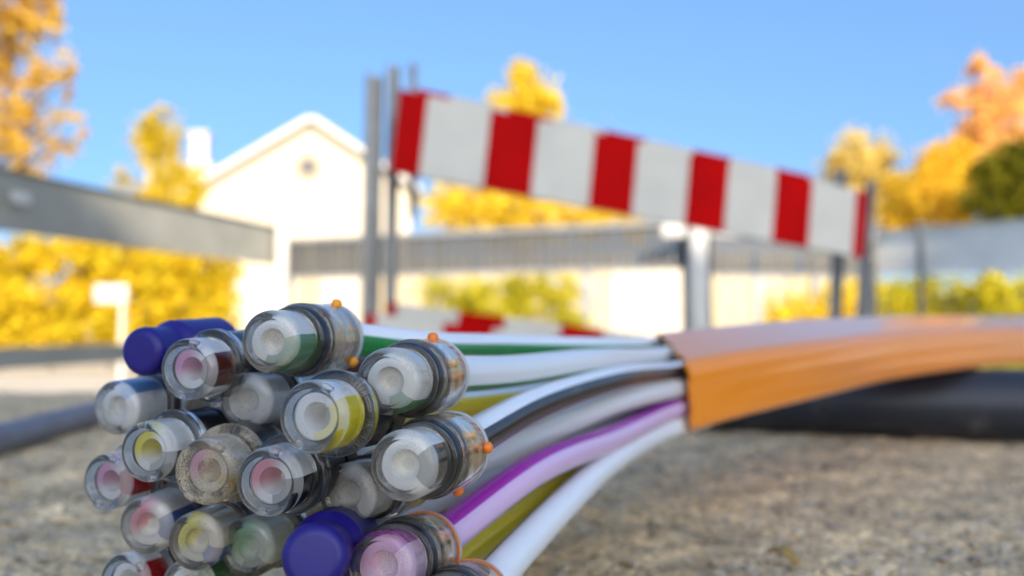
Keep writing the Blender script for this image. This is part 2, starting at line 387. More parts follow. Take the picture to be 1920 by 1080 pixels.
def shade_block():
    """unseen building behind the viewer, form made up to shade ledge and barriers"""
    # its eaves line, chosen so the shade ends on the ground about six metres in front of the camera
    a = Vector((0.2, -20.6, GZ)); b = Vector((8.6, -19.8, GZ))
    rt = empty('unseen_building', (a+b)/2, 'unseen building behind the viewer, sized to shade the ledge and barriers', 'building')
    u = (b-a).normalized(); n = Vector((u.y, -u.x, 0)); c = Vector((0,0,0)); H = 14.05; L = (b-a).length
    z = Vector((0,0,1))
    w = MB(); w.box(n*3.0 + z*H/2, L, 6.0, H, (u, n, z)); w.build('wall', M['plaster'], rt)
    r = MB(); r.box(n*3.0 + z*(H+.15), L+.3, 6.3, .3, (u, n, z)); r.build('roof', M['roof'], rt)
    for k in range(3):
        for fl in range(4):
            cc = u*(-L/2+1.6+k*2.6) - n*.03 + z*(1.9+fl*3.1)
            f = MB(); f.box(cc, 1.3, .1, 1.5, (u, n, z)); fo = f.build('window_frame', M['trim'], rt)
            q = MB(); q.box(cc-n*.055, 1.1, .02, 1.3, (u, n, z)); q.build('pane', M['glass'], fo)
shade_block()

def board_fence():
    a = P(556, 560, 10.5); b = P(1640, 560, 9.5)
    u = Vector((b.x-a.x, b.y-a.y, 0)); L = u.length; u.normalize(); n = Vector((u.y, -u.x, 0)); z = Vector((0,0,1))
    rt = empty('board_fence', (a.x, a.y, GZ), 'cream painted board fence in sun behind the grey barriers', 'fence')
    top = P(900, 480, 10).z - GZ
    w = .155; k = int(L/w); pm = None
    for i in range(k):
        if pm is None:
            m = MB(); m.box((0,0,top/2), w-.022, .024, top, (u, n, z)); o = m.build('plank', M['cream_wood'], rt); pm = o.data
        else:
            o = link('plank', pm, rt)
            xp = 556+(i+.5)/k*1084
            if 596 < xp < 700 or 1186 < xp < 1296: o.material_slots[0].link = 'OBJECT'; o.material_slots[0].material = M['white_plank']
        o.location = u*(w*(i+.5)) + n*random.uniform(-.006, .006) + z*random.uniform(-.01, .01)
    for xp in (748, 842, 1062, 1132, 1345, 1440, 1540):
        m = MB(); m.box(u*(L*(xp-556)/1084) + n*.045 + z*(top/2+.02), .07, .06, top+.04, (u, n, z)); m.build('fence_post', M['galv'], rt)
    for h in (.25, top-.2):
        m = MB(); m.box(u*(L/2) - n*.035 + z*h, L, .04, .08, (u, n, z)); m.build('rail', M['cream_wood'], rt)
board_fence()

# ------------------------------------------------------------------ trees and hedges
def leaves(name, clumps, n, size, m, parent, seed, org, spread=1.0):
    """small bent leaf blades through the volume of many clumps"""
    rng = np.random.default_rng(seed)
    C = np.array([[*c[0]] for c in clumps]); rad = np.array([c[1] for c in clumps])
    wgt = rad**2.2; wgt /= wgt.sum()
    # sub-clumps give an uneven outline
    ns = max(40, n//24)
    ci = rng.choice(len(C), ns, p=wgt)
    d = rng.normal(size=(ns,3)); d /= np.linalg.norm(d, axis=1)[:,None]
    sub = C[ci] + d*(rad[ci]*(.15+.85*rng.random(ns)**.6))[:,None]*np.array([1,1,1])
    srad = rad[ci]*(.28+.32*rng.random(ns))*spread; tone_s = rng.random(ns)
    k = rng.integers(0, ns, n)
    d = rng.normal(size=(n,3))
    p = sub[k] + d*(srad[k])[:,None]*.55
    a = rng.normal(size=(n,3)); a /= np.linalg.norm(a, axis=1)[:,None]
    b = np.cross(a, rng.normal(size=(n,3))); b /= np.linalg.norm(b, axis=1)[:,None]
    s = size*(.6+.8*rng.random(n))[:,None]
    p -= np.array(org)
    nrm = np.cross(a, b)
    V = np.stack([p-a*s*.6, p+b*s*.32+nrm*s*.08, p+a*s*.6, p-b*s*.32+nrm*s*.08], 1).reshape(-1,3)
    me = bpy.data.meshes.new(name)
    me.vertices.add(4*n); me.vertices.foreach_set('co', V.ravel())
    me.loops.add(4*n); me.loops.foreach_set('vertex_index', np.arange(4*n))
    me.polygons.add(n); me.polygons.foreach_set('loop_start', np.arange(0, 4*n, 4)); me.polygons.foreach_set('loop_total', np.full(n, 4))
    t = np.repeat(np.clip(tone_s[k]*.7 + rng.random(n)*.3, 0, 1), 4)
    at = me.attributes.new('tone', 'FLOAT', 'POINT'); at.data.foreach_set('value', t.astype(np.float32))
    me.update(calc_edges=True); me.validate()
    return link('crown' if name != 'foliage' else 'foliage', me, parent, [m])
def tree(name, label, px, d, clumps, n, size, m, seed, trunk_r=.09, group=None, lean=0, spread=1.0):
    base = P(px, 620, d); base.z = GZ
    rt = empty(name, base, label, 'tree', group)
    cl = [(P(x, y, d+random.uniform(-.4,.4)*r/F*d*2), r/F*d) for x, y, r in clumps]
    leaves('crown', cl, n, size, m, rt, seed, base, spread)
    tr = MB(); topz = max(c[0].z for c in cl)-base.z
    pts = [Vector((lean*t*t + .05*math.sin(t*5+seed), .05*math.cos(t*4+seed), topz*.92*t)) for t in [i/9 for i in range(10)]]
    tr.tube(pts, [trunk_r*(1-.85*i/9) for i in range(10)], 9)
    for c in cl:
        q = c[0]-base; t = min(.85, max(.15, (q.z - .5*math.hypot(q.x, q.y))/topz/.92)); s = pts[int(t*9)]
        mid = (s+q)/2 + Vector((0,0,.08*topz*random.uniform(-.3,.6)))
        r0 = trunk_r*(1-.85*t)*.55
        tr.tube([s, s*.6+mid*.4, mid, mid*.45+q*.55, q], [r0, r0*.8, r0*.6, r0*.4, r0*.12], 6)
    tr.build('trunk', M['bark'], rt)
    return rt
LM = {
 'amber': leafmat('amber_leaves', (.58,.33,.05), (.74,.52,.09)),
 'yellow': leafmat('yellow_leaves', (.52,.40,.02), (.72,.52,.03)),
 'hedge': leafmat('yellow_hedge_leaves', (.50,.41,.02), (.86,.60,.03)),
 'gold': leafmat('golden_leaves', (.70,.43,.03), (.85,.60,.06)),
 'tip': leafmat('bright_yellow_leaves', (.68,.50,.03), (.86,.64,.06)),
 'pale': leafmat('pale_yellow_leaves', (.62,.45,.10), (.74,.58,.18)),
 'orange': leafmat('orange_leaves', (.80,.42,.11), (.85,.56,.20)),
 'olive': leafmat('olive_leaves', (.10,.11,.012), (.28,.24,.02)),
 'lime': leafmat('yellow_green_leaves', (.34,.34,.02), (.68,.54,.03)),
}
tree('autumn_tree', 'tall amber tree cut off by the left edge, above the long grey barrier', -110, 14,
     [(-20,-40,110),(60,10,55),(115,40,38),(15,60,60),(95,130,46),(30,165,52),(-30,250,95),(75,235,66),(125,150,34),(135,210,26),(60,300,50),(10,120,45),(150,255,18),(-140,60,150),(-140,260,120),(110,285,22)],
     9500, .10, LM['amber'], 11, .16, spread=.62)
tree('autumn_tree', 'small sparse yellow tree left of the cream house', 290, 17,
     [(300,238,34),(285,270,40),(318,300,32),(335,345,40),(245,335,26),(290,365,46),(260,300,18),(310,212,18),(350,380,26),(362,348,22),(378,374,20)],
     3000, .10, LM['yellow'], 12, .06)
tree('autumn_tree', 'golden yellow treetop poking above the striped barrier board', 985, 19,
     [(978,138,24),(985,175,46),(950,195,34),(1022,198,36),(985,240,60),(930,290,60),(1040,300,60),(900,380,60),(1000,390,70),(1100,395,55),(830,395,45),(1170,410,40),(960,420,50)],
     12000, .12, LM['tip'], 13, .10)
tree('autumn_tree', 'rounded pale yellow tree right behind the end of the striped board', 1620, 21,
     [(1600,300,46),(1650,300,40),(1575,330,36),(1630,350,56),(1670,380,50),(1590,400,50)],
     6500, .12, LM['pale'], 14, .10)
tree('autumn_tree', 'tall orange pink tree at the right edge of the picture', 1850, 19,
     [(1832,130,20),(1868,140,18),(1820,185,34),(1865,190,36),(1790,190,20),(1840,240,34),(1890,215,26),(1815,275,32),(1850,300,44),(1770,300,30),(1910,260,30),(1930,170,40),(1800,350,40)],
     6500, .12, LM['orange'], 15, .10)
tree('bush', 'olive green bush at the right edge below the orange tree', 1890, 14,
     [(1880,330,44),(1920,290,40),(1840,375,40),(1900,390,60),(1960,340,80),(1850,320,36)],
     7500, .085, LM['olive'], 16, .06)
tree('bush', 'orange yellow bush between the pale yellow tree and the olive bush', 1745, 16,
     [(1690,420,40),(1750,310,36),(1800,300,30),(1745,370,50),(1700,395,44),(1785,340,34),(1790,400,40),(1690,350,24),(1740,330,24)],
     8500, .09, LM['gold'], 17, .06)
def hedge(label, x0, x1, ytop, d0, d1, m, n, seed, bot=GZ, size=.06, gaps=()):
    a = P(x0, 600, d0); b = P(x1, 600, d1)
    base = Vector(((a.x+b.x)/2, (a.y+b.y)/2, GZ)); rt = empty('hedge', base, label, 'hedge')
    rng = random.Random(seed); cl = []
    k = max(8, int((b-a).length/.28))
    for i in range(k):
        t = (i+.5)/k; p = a.lerp(b, t); px = x0+(x1-x0)*t; d = d0+(d1-d0)*t
        top = P(px, ytop+rng.uniform(-14, 22), d).z
        z = GZ+.12
        while z < top-.1:
            if not any(abs(px-gx) < gr and abs(620-(z-CAM_Z)*F/d-gy) < gr for gx, gy, gr in gaps):
                cl.append((Vector((p.x+rng.uniform(-.1,.1), p.y+rng.uniform(-.15,.15), z)), .2))
            z += .22
    leaves('foliage', cl, n, size, m, rt, seed, base, 1.3)
    st = MB()
    for i in range(k):
        t = (i+.5)/k; p = a.lerp(b, t)-base; p.z = 0
        st.tube([p, p+Vector((rng.uniform(-.1,.1), 0, .4)), p+Vector((rng.uniform(-.2,.2), rng.uniform(-.1,.1), .85))], [.02,.014,.004], 6)
    st.build('stem', M['bark'], rt)
hedge('golden yellow hedge under the long grey barrier board at left', -260, 440, 425, 8.8, 10.0, LM['hedge'], 30000, 21, size=.08, gaps=((55,520,14),(140,480,14)))
hedge('yellow green hedge in front of the cream board fence, under the striped board', 815, 1070, 500, 8.4, 8.6, LM['lime'], 6000, 22)
hedge('small yellow shrub row before the board fence, right of the sunlit pale post', 1440, 1640, 535, 8.6, 8.4, LM['tip'], 3000, 24)
hedge('low yellow green hedge at right above the orange cable', 1600, 2150, 500, 9.2, 8.4, LM['lime'], 17000, 23)

# low kerb along the hedge at left
k_ = MB(); a = P(-400, 620, 8.2); b = P(520, 620, 9.6); u = Vector((b.x-a.x, b.y-a.y, 0)); L = u.length; u.normalize(); n_ = Vector((u.y, -u.x, 0))
kr = empty('kerb_wall', (a.x, a.y, GZ), 'low brown stone kerb at the foot of the golden hedge', 'kerb')
kn = int(L/.5); km = None
for i in range(kn):
    if km is None:
        m = MB(); m.box((0,0,.105), L/kn-.012, .14, .21, (u, n_, Vector((0,0,1))), bev=.012); o = m.build('kerb_stone', M['kerb'], kr); km = o.data
    else: o = link('kerb_stone', km, kr)
    o.location = u*((i+.5)*L/kn) + n_*random.uniform(-.008,.008)

# ------------------------------------------------------------------ barriers
Z = Vector((0,0,1))
def frame_from(A, B):
    e1 = (B-A).normalized(); e3 = (Z - e1*Z.dot(e1)).normalized(); e2 = e3.cross(e1)   # e2 points away from the camera
    return e1, e2, e3
def striped_board(name, parent, org, A, e, L, h, bounds, back=.0):
    """sheet-metal board: flat striped face, folded lips top and bottom, open back"""
    e1, e2, e3 = e; m = MB(); A = A-org
    t = .022
    for s0, s1, c in bounds:
        w = s1-s0; x = (s0+s1)/2
        def B(cx, cy, cz, sx, sy, sz, mm): m.box(A + e1*cx + e2*cy + e3*cz, sx, sy, sz, (e1, e2, e3), mm)
        B(x, 0, 0, w, .004, h, c)                       # face
        B(x, t/2+.002, h/2-.0015, w, t, .003, c)        # top lip
        B(x, t/2+.002, -h/2+.0015, w, t, .003, 2)       # bottom lip
    m.box(A + e1*(L/2) + e2*.0045, L-.004, .003, h-.01, (e1, e2, e3), 2)
    for s in (0, L):
        m.box(A + e1*(s + (.0015 if s == 0 else -.0015)) + e2*(t/2+.003), .003, t, h-.006, (e1, e2, e3), 2)
    return m.build(name, [M['red'], M['white'], M['alu']], parent)
def bar_post(name, parent, org, p0, p1, w=.032, dpt=.03, e1=Vector((1,0,0)), m=None):
    """U-channel post from p0 (bottom) to p1 (top)"""
    ax3 = (p1-p0).normalized(); ax1 = (e1 - ax3*e1.dot(ax3)).normalized(); ax2 = ax3.cross(ax1)
    L = (p1-p0).length; c = (p0+p1)/2-org; b = MB()
    b.box(c + ax2*(dpt/2), w, .004, L, (ax1, ax2, ax3))
    for s in (-1, 1): b.box(c + ax1*(s*(w/2-.002)), .004, dpt-.004, L, (ax1, ax2, ax3))
    return b.build(name, m or M['galv'], parent)
def foot(parent, org, p):
    b = MB(); b.box(Vector((p.x, p.y, GZ+.06))-org, .30, .62, .12, bev=.02); b.build('foot', M['foot'], parent)

FA, FB = P(741, 244, 2.65), P(1614, 420, 3.32)
FE = frame_from(FA, FB); FLEN = (FB-FA).length
def s_of(px):                                   # where along the board's middle line a photograph column falls
    lo, hi = -.5, FLEN+.5
    for _ in range(50):
        mid = (lo+hi)/2; q = FA+FE[0]*mid-CAMV
        x = 960+F*q.dot(RT)/q.dot(FW)
        if x < px: lo = mid
        else: hi = mid
    return lo
xs = [741, 794, 912, 1003, 1112, 1196, 1289, 1365, 1457, 1519, 1601, 1624]
ss = [s_of(x) for x in xs]
per = (ss[9]-ss[1])/4                            # one red + one white
rw = np.mean([ss[3]-ss[2], ss[5]-ss[4], ss[7]-ss[6], ss[9]-ss[8]])
print('stripe', [round(s, 3) for s in ss], per, rw)
def stripes(off, L):
    out = []; e = off                            # e = end of a red stripe
    k = -3
    while True:
        r0, r1 = off+k*per-rw, off+k*per
        w1 = r1+(per-rw)
        for s0, s1, c in ((r0, r1, 0), (r1, w1, 1)):
            s0, s1 = max(0, s0), min(L, s1)
            if s1-s0 > .004: out.append((s0, s1, c))
        if w1 > L: break
        k += 1
    return out
BL = FLEN+.02
org = Vector((FA.x, FA.y, GZ))
fr = empty('traffic_barrier', org, 'front red and white striped barrier tilting down to the right', 'barrier', 'red and white barriers')
striped_board('upper_board', fr, org, FA, FE, BL, .25, stripes(ss[1], BL))
low = P(720, 591, 2.62); LA = FA + FE[0]*(-.02) - FE[2]*(FA.z-low.z+.125)
striped_board('lower_board', fr, org, LA, FE, BL, .25, stripes(s_of(795)-.06, BL))
pl = P(703, 140, 2.66); pb = P(694, 600, 2.66); pb2 = pb+(pb-pl)*((pb.z-GZ)/(pl.z-pb.z))*.97
bar_post('post', fr, org, pb2, pl, .048, .04, FE[0])
pr = FB + FE[0]*.035 + FE[2]*.17; prb = pr - FE[2]*1.0; prb = pr + (prb-pr)*((pr.z-GZ-.01)/(pr.z-prb.z))
bar_post('post', fr, org, prb, pr, .03, .03, FE[0])
foot(fr, org, pb2); foot(fr, org, prb)
RO = FE[1]*.16 + FE[0]*.105 + Vector((0,0,.066))
RA = FA+RO; org2 = Vector((RA.x, RA.y, GZ))
rr = empty('traffic_barrier', org2, 'rear red and white barrier almost hidden behind the tilted striped one', 'barrier', 'red and white barriers')
striped_board('upper_board', rr, org2, RA, FE, BL-.1, .25, stripes(ss[1]+.02, BL-.1))
striped_board('lower_board', rr, org2, LA+FE[1]*.16+FE[0]*.105+Vector((0,0,.05)), FE, BL-.1, .25, stripes(s_of(795)-.06, BL-.1))
q1 = P(739, 122, 2.84); q0 = q1.copy(); q0.z = GZ; q0.x -= .01
bar_post('post', rr, org2, q0, q1, .034, .03, FE[0])
q2 = P(775, 118, 2.90); q3 = q2-Vector((0,0,.5)); bar_post('hook_bar', rr, org2, q3, q2, .02, .02, FE[0])
q5 = P(1577, 318, 3.42); q4 = P(1568, 590, 3.42); q4 = q5+(q4-q5)*((q5.z-GZ)/(q5.z-q4.z)); bar_post('post', rr, org2, q4, q5, .036, .03, FE[0])
foot(rr, org2, q0); foot(rr, org2, q4)

def grey_barrier(label, a, b, top_a, bot_a, top_b, bot_b, da, db, ends=(1,1), m='alu', rail=True):
    """the plain grey back of a barrier: board with folded lips, two posts, a low rail"""
    A = P(a, (top_a+bot_a)/2, da); B = P(b, (top_b+bot_b)/2, db); h = (bot_a-top_a)/F*da
    e1, e2, e3 = frame_from(A, B); L = (B-A).length; org = Vector((A.x, A.y, GZ))
    rt = empty('traffic_barrier', org, label, 'barrier', 'grey backs of barriers round the pit')
    bd = MB(); A0 = A-org
    bd.box(A0+e1*(L/2), L, .004, h, (e1, e2, e3))
    for s in (-1, 1):
        bd.box(A0+e1*(L/2)+e3*(s*(h/2+.0015))-e2*.011, L, .026, .003, (e1, e2, e3))
    bd.build('board', M[m], rt)
    for t, on in ((.03, ends[0]), (.97, ends[1])):
        if not on: continue
        p = A+e1*(L*t)+e2*.03; bar_post('post', rt, org, Vector((p.x, p.y, GZ+.01)), Vector((p.x, p.y, p.z+h/2+.05)), .04, .03, e1)
        foot(rt, org, p)
    if rail:
        if da < 4:
            q = MB(); q.box(P(32, 372, 3.72)-org-e2*.02, .10, .008, .05, (e1, e2, e3), bev=.003); q.build('reflector', M['post_white'], rt)
        r = MB(); r.box(A0+e1*(L/2)+Vector((0,0,-(A.z-CAM_Z)-.12)), L, .03, .09, (e1, e2, e3)); r.build('lower_rail', M[m], rt)
    return rt
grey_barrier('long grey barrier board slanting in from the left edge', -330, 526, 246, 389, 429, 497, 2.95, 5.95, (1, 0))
grey_barrier('barrier board at the right edge, its grey lightened to look sunlit', 1640, 2200, 436, 514, 386, 498, 5.2, 3.7, (0, 0), m='sunlit_board', rail=False)
def slat_fence(label, x0, x1, t0, b0, t1, b1, d0, d1):
    A = P(x0, b0, d0); B = P(x1, b1, d1); A.z = B.z = (A.z+B.z)/2
    top = (P(x0, t0, d0).z+P(x1, t1, d1).z)/2; h = top-A.z
    e1, e2, e3 = frame_from(A, B); L = (B-A).length; org = Vector((A.x, A.y, GZ))
    rt = empty('slat_fence', org, label, 'fence', 'grey slatted barriers at the back of the pit'); A0 = A-org
    for zz, hh in ((h-.015, .03), (.012, .024)):
        m = MB(); m.box(A0+e1*(L/2)+e3*zz-e2*.016, L, .018, hh, (e1, e2, e3)); m.build('rail', M['galv'], rt)
    w = .064; k = int(L/w); pm = None
    for i in range(k):
        if pm is None:
            m = MB(); m.box((0,0,0), w-.007, .010, h-.004, (e1, e2, e3)); o = m.build('slat', M['slat'], rt); pm = o.data
        else: o = link('slat', pm, rt)
        o.location = A0+e1*((i+.5)*L/k)+e3*(h/2)+e2*random.uniform(-.002,.002)
    for t in (.0, 1.0):
        p = A+e1*(L*t)+e2*.03; bar_post('post', rt, org, Vector((p.x, p.y, GZ+.01)), Vector((p.x, p.y, top+.01)), .04, .03, e1)
slat_fence('grey slatted fence left of the sunlit pale post, under the striped board', 538, 1284, 432, 508, 432, 524, 6.0, 4.95)
slat_fence('shorter grey slatted fence right of the sunlit pale post', 1332, 1640, 440, 522, 438, 516, 4.95, 5.15)
def marker_post(label, x, ytop, d, w, m, plate=None):
    p = P(x, ytop, d); b = Vector((p.x, p.y, GZ)); rt = empty('post', b, label, 'post')
    s = MB(); s.box((0,0,(p.z-GZ)/2), w, w, p.z-GZ, bev=.008); s.build('shaft', m, rt)
    c = MB(); c.box((0,0,p.z-GZ+.011), w+.016, w+.016, .02, bev=.004); c.build('cap', m, rt)
    f = MB(); f.box((0,0,.03), w+.08, w+.08, .06, bev=.006); f.build('base_plate', M['galv'], rt)
    if plate:
        q = P(*plate)-b; s = MB(); s.box(q, .13, .012, .07, bev=.005); s.build('plate', M['post_white'], rt)
marker_post('slim white post at the end of the long grey barrier, before the house', 531, 384, 5.85, .068, M['post_white'])
marker_post('pale post with its top in sun, between the two slatted fences', 1308, 424, 4.80, .092, M['post_white'], plate=(1263, 433, 4.8))
marker_post('thin dark post against the pale grey barrier board at the right', 1724, 425, 4.78, .03, M['dark_post'])
# white sign on a stake in the hedge
sp = P(208, 551, 7.2); sb = Vector((sp.x, sp.y, GZ)); sg = empty('sign', sb, 'small white sign on a stake before the golden hedge', 'sign')
m = MB(); m.box(sp-sb, .27, .012, .15, bev=.004); m.build('plate', M['post_white'], sg)
m = MB(); m.box(Vector((.09,.02,(sp.z-GZ)/2)), .035, .025, sp.z-GZ); m.build('stake', M['post_white'], sg)

# ------------------------------------------------------------------ pipe and grey strip on the ledge
def spline(pts, n):
    """Catmull-Rom through pts, about n samples per span"""
    pts = [Vector(p) for p in pts]; Q = [pts[0]*2-pts[1]] + pts + [pts[-1]*2-pts[-2]]; out = []
    for i in range(1, len(Q)-2):
        p0, p1, p2, p3 = Q[i-1], Q[i], Q[i+1], Q[i+2]
        t0 = 0; t1 = (p1-p0).length**.5; t2 = t1+(p2-p1).length**.5; t3 = t2+(p3-p2).length**.5
        for k in range(n):
            t = t1+(t2-t1)*k/n
            A1 = p0*((t1-t)/(t1-t0))+p1*((t-t0)/(t1-t0)); A2 = p1*((t2-t)/(t2-t1))+p2*((t-t1)/(t2-t1)); A3 = p2*((t3-t)/(t3-t2))+p3*((t-t2)/(t3-t2))
            B1 = A1*((t2-t)/(t2-t0))+A2*((t-t0)/(t2-t0)); B2 = A2*((t3-t)/(t3-t1))+A3*((t-t1)/(t3-t1))
            out.append(B1*((t2-t)/(t2-t1))+B2*((t-t1)/(t2-t1)))
    out.append(pts[-1]); return out
def on_ledge(px, py, z):                          # a point z above the ledge seen at that pixel
    q = P(px, py, 1)-CAMV; t = (z-CAM_Z)/q.z; return CAMV+q*t
pr_ = .0212
pts = [(-.02, .66), (.12, .60), (.22, .555), (.32, .52), (.45, .49), (.62, .47), (.95, .50), (1.6, .62), (2.5, .75)]
m = MB(); m.tube(spline([Vector((x, y, pr_+.001)) for x, y in pts], 12), pr_, 32)
tag(m.build('pipe', M['pipe']), 'thick black plastic pipe on the concrete beneath the orange cable', 'pipe')
m = MB(); m.tube(spline([Vector((-.250, .20, .009)), Vector((-.272, .477, .009)), Vector((-.29, .62, .009)), Vector((-.31, .80, .009)), Vector((-.36, .95, .009))], 12), .008, 16)
tag(m.build('strip', M['cable']), 'thin blue grey hose on the shaded concrete at the left edge', 'strip')  # low rounded blue-grey strip laid along the ledge, its nature left open

# ------------------------------------------------------------------ orange sheath
T0 = (P(1400, 722, .326)-P(1297, 746, .300)).normalized(); U0 = Vector((T0.y, -T0.x, 0)).normalized()
def sheath():
    fm = [P(1297, 746, .300), P(1400, 722, .326), P(1520, 698, .365), P(1700, 666, .455), P(1920, 647, .575), P(2150, 640, .72)]
    fm += [fm[-1]+Vector((.25, .12, -.012)), fm[-1]+Vector((.55, .2, -.04)), fm[-1]+Vector((1.0, .25, -.045))]
    path = spline(fm, 14)
    # outline of the flattened bundle, seen along it: (towards the camera, up), soft ribs where ducts press from inside
    corners = [(0, -.0118), (0, .0118), (-.030, .0205), (-.040, .014), (-.040, -.006), (-.026, -.0118)]
    rad = [.0034, .0055, .007, .006, .006, .006]
    prof = []
    for i, c in enumerate(corners):
        a, b = Vector(corners[i-1]), Vector(corners[(i+1) % len(corners)]); c = Vector(c)
        u = (a-c).normalized(); v = (b-c).normalized(); ang = u.angle(v); tl = rad[i]/math.tan(ang/2)
        p, q = c+u*tl, c+v*tl
        for k in range(7):
            t = k/6; prof.append(p*(1-t)**2+c*2*t*(1-t)+q*t*t)
    # resample long edges
    dense = []
    for i, p in enumerate(prof):
        q = prof[(i+1) % len(prof)]; n = max(1, int((q-p).length/.0016))
        for k in range(n): dense.append(p.lerp(q, k/n))
    prof = dense; npf = len(prof)
    cx = Vector((-.02, .001))
    V = []; ring = []
    L = [0]
    for i in range(1, len(path)): L.append(L[-1]+(path[i]-path[i-1]).length)
    def at(s):
        s = max(0, min(L[-1]-1e-6, s))
        i = max(k for k in range(len(L)-1) if L[k] <= s)
        f = (s-L[i])/(L[i+1]-L[i]); return path[i].lerp(path[i+1], f), (path[i+1]-path[i]).normalized()
    rows = 110
    for layer in (0, 1):
        for r in range(rows+1):
            s = L[-1]*(r/rows)**1.6
            if layer: s = min(s, .06*r/rows)
            for k, c in enumerate(prof):
                back = max(0, min(1, -c.x/.04))
                sh = back*.034*max(0, 1-s/.16)      # the jacket was cut off at a slant
                sh += .0008*math.sin(k*.9)*(s < .004)
                p, t = at(s+sh)
                t2 = Vector((t.x, t.y, 0)).normalized(); u = Vector((t2.y, -t2.x, 0)); v = t.cross(u)*-1
                if v.z < 0: v = -v
                cc = c if layer == 0 else cx+(c-cx)*.93
                rib = .00006*math.sin(c.y*900)*(c.x > -.002)
                V.append(p+u*(cc.x+rib)+v*cc.y); ring.append((k/npf*.14, s, 0))
    Fc = []
    for layer in (0, 1):
        o = layer*(rows+1)*npf
        for r in range(rows):
            for k in range(npf):
                f = [o+r*npf+k, o+r*npf+(k+1) % npf, o+(r+1)*npf+(k+1) % npf, o+(r+1)*npf+k]
                Fc.append(f if layer else f[::-1])
    o = (rows+1)*npf
    for k in range(npf): Fc.append([k, (k+1) % npf, o+(k+1) % npf, o+k])
    me = mesh('cable_sheath', V, Fc, smooth=50)
    at_ = me.attributes.new('ring', 'FLOAT_VECTOR', 'POINT'); at_.data.foreach_set('vector', np.array(ring, dtype=np.float32).ravel())
    tag(link('cable_sheath', me, None, [M['sheath']]), 'orange jacket of the big cable, bending away over the black pipe', 'cable')
sheath()

# ------------------------------------------------------------------ connectors on the tube ends
mm = .001
def fillet(prof, radii, n=5):
    out = []
    for i, c in enumerate(prof):
        r = radii.get(i, 0); c = Vector(c)
        if r == 0: out.append(c); continue
        a, b = Vector(prof[i-1]), Vector(prof[(i+1) % len(prof)])
        u = (a-c).normalized(); v = (b-c).normalized(); ang = u.angle(v); tl = r/math.tan(ang/2)
        p, q = c+u*tl, c+v*tl; cen = c+(u+v).normalized()*(r/math.sin(ang/2))
        va, vb = p-cen, q-cen
        for k in range(n+1):
            t = k/n; w = va.lerp(vb, t)
            out.append(cen+w.normalized()*r)
    return out
def lathe(name, prof, seg=64, closed=True, smooth=32):
    """revolve (x, r) in millimetres about the X axis"""
    V = []; Fc = []; idx = []
    for x, r in prof:
        if r < 1e-6:
            idx.append([len(V)]); V.append((x*mm, 0, 0))
        else:
            idx.append(list(range(len(V), len(V)+seg)))
            for k in range(seg):
                a = 2*math.pi*k/seg; V.append((x*mm, r*mm*math.cos(a), r*mm*math.sin(a)))
    n = len(prof)
    for i in range(n if closed else n-1):
        A, B = idx[i], idx[(i+1) % n]
        if len(A) == 1 and len(B) == 1: continue
        for k in range(seg):
            k2 = (k+1) % seg
            if len(A) == 1: Fc.append([A[0], B[k2], B[k]])
            elif len(B) == 1: Fc.append([A[k], A[k2], B[0]])
            else: Fc.append([A[k], A[k2], B[k2], B[k]])
    me = mesh(name, V, Fc, smooth=smooth)
    bm = bmesh.new(); bm.from_mesh(me); bmesh.ops.recalc_face_normals(bm, faces=bm.faces); bm.to_mesh(me); bm.free()
    return me
CAV = 3.55                                          # bore that takes the tube
def cap_prof(r, L, front=1.0, fil=1.2, lip=None, dish=.35):
    """closed end cup: rounded rim, slightly dished face, bore from the back"""
    p = [(dish, 0), (dish, r*.60), (0, r*.74), (0, r), (L, r), (L, 3.2), (2.6, 3.2), (2.6, 0)]
    return fillet(p, {1: .4, 2: .4, 3: fil, 4: .25})
ME = {}
ME['nose_A'] = lathe('nose_cap', cap_prof(5.0, 7.4))
ME['body_A'] = lathe('connector_body', fillet([(10.45, 5.25), (10.45, 6.3), (22.6, 6.3), (22.6, 5.25)], {1: .8, 2: .5}))
ME['gasket_A'] = lathe('gasket', fillet([(8.25, CAV+.05), (8.25, 5.7), (10.4, 5.95), (10.4, CAV+.05)], {1: .5, 2: .4}))
cp = [(10.8, CAV+.05), (10.8, 4.6)]
for k in range(5): cp += [(12.3+k*1.9, 5.1), (13.2+k*1.9, 5.1), (13.4+k*1.9, 4.5), (14.0+k*1.9, 4.5)]
cp += [(22.0, 4.6), (22.0, CAV+.05)]
ME['collet_A'] = lathe('collet', cp)
ME['lip_A'] = lathe('lip', fillet([(7.45, CAV+.05), (7.45, 5.6), (8.2, 5.6), (8.2, CAV+.05)], {1: .3, 2: .25}))
ME['spring_A'] = lathe('grip_ring', fillet([(16.9, 5.12), (16.9, 5.22), (18.3, 5.22), (18.3, 5.12)], {}))
ME['rim_A'] = lathe('rear_rim', fillet([(22.65, CAV+.1), (22.65, 6.45), (24.0, 6.35), (24.0, CAV+.1)], {1: .3, 2: .5}))
def clip_mesh(angles, ring):
    b = lathe('clip', fillet([(21.4, 6.32), (21.4, 6.46), (22.05, 6.46), (22.05, 6.32)] if ring else [(21.6, 3.8), (21.6, 4.2), (22.0, 4.2), (22.0, 3.8)], {}))
    m = MB(); m.v = [v.co.copy() for v in b.vertices]; m.f = [list(p.vertices) for p in b.polygons]; m.m = [0]*len(m.f)
    for a in angles:
        a = R(a); d = Vector((0, math.cos(a), math.sin(a)))
        pts = [Vector((21.9*mm, 0, 0))+d*(q*mm) for q in (6.0, 6.7, 7.05, 7.3, 7.4)]
        m.tube(pts, [.95*mm, .95*mm, .85*mm, .5*mm, .12*mm], 12)
    return mesh('clip', m.v, m.f, m.m, 45)
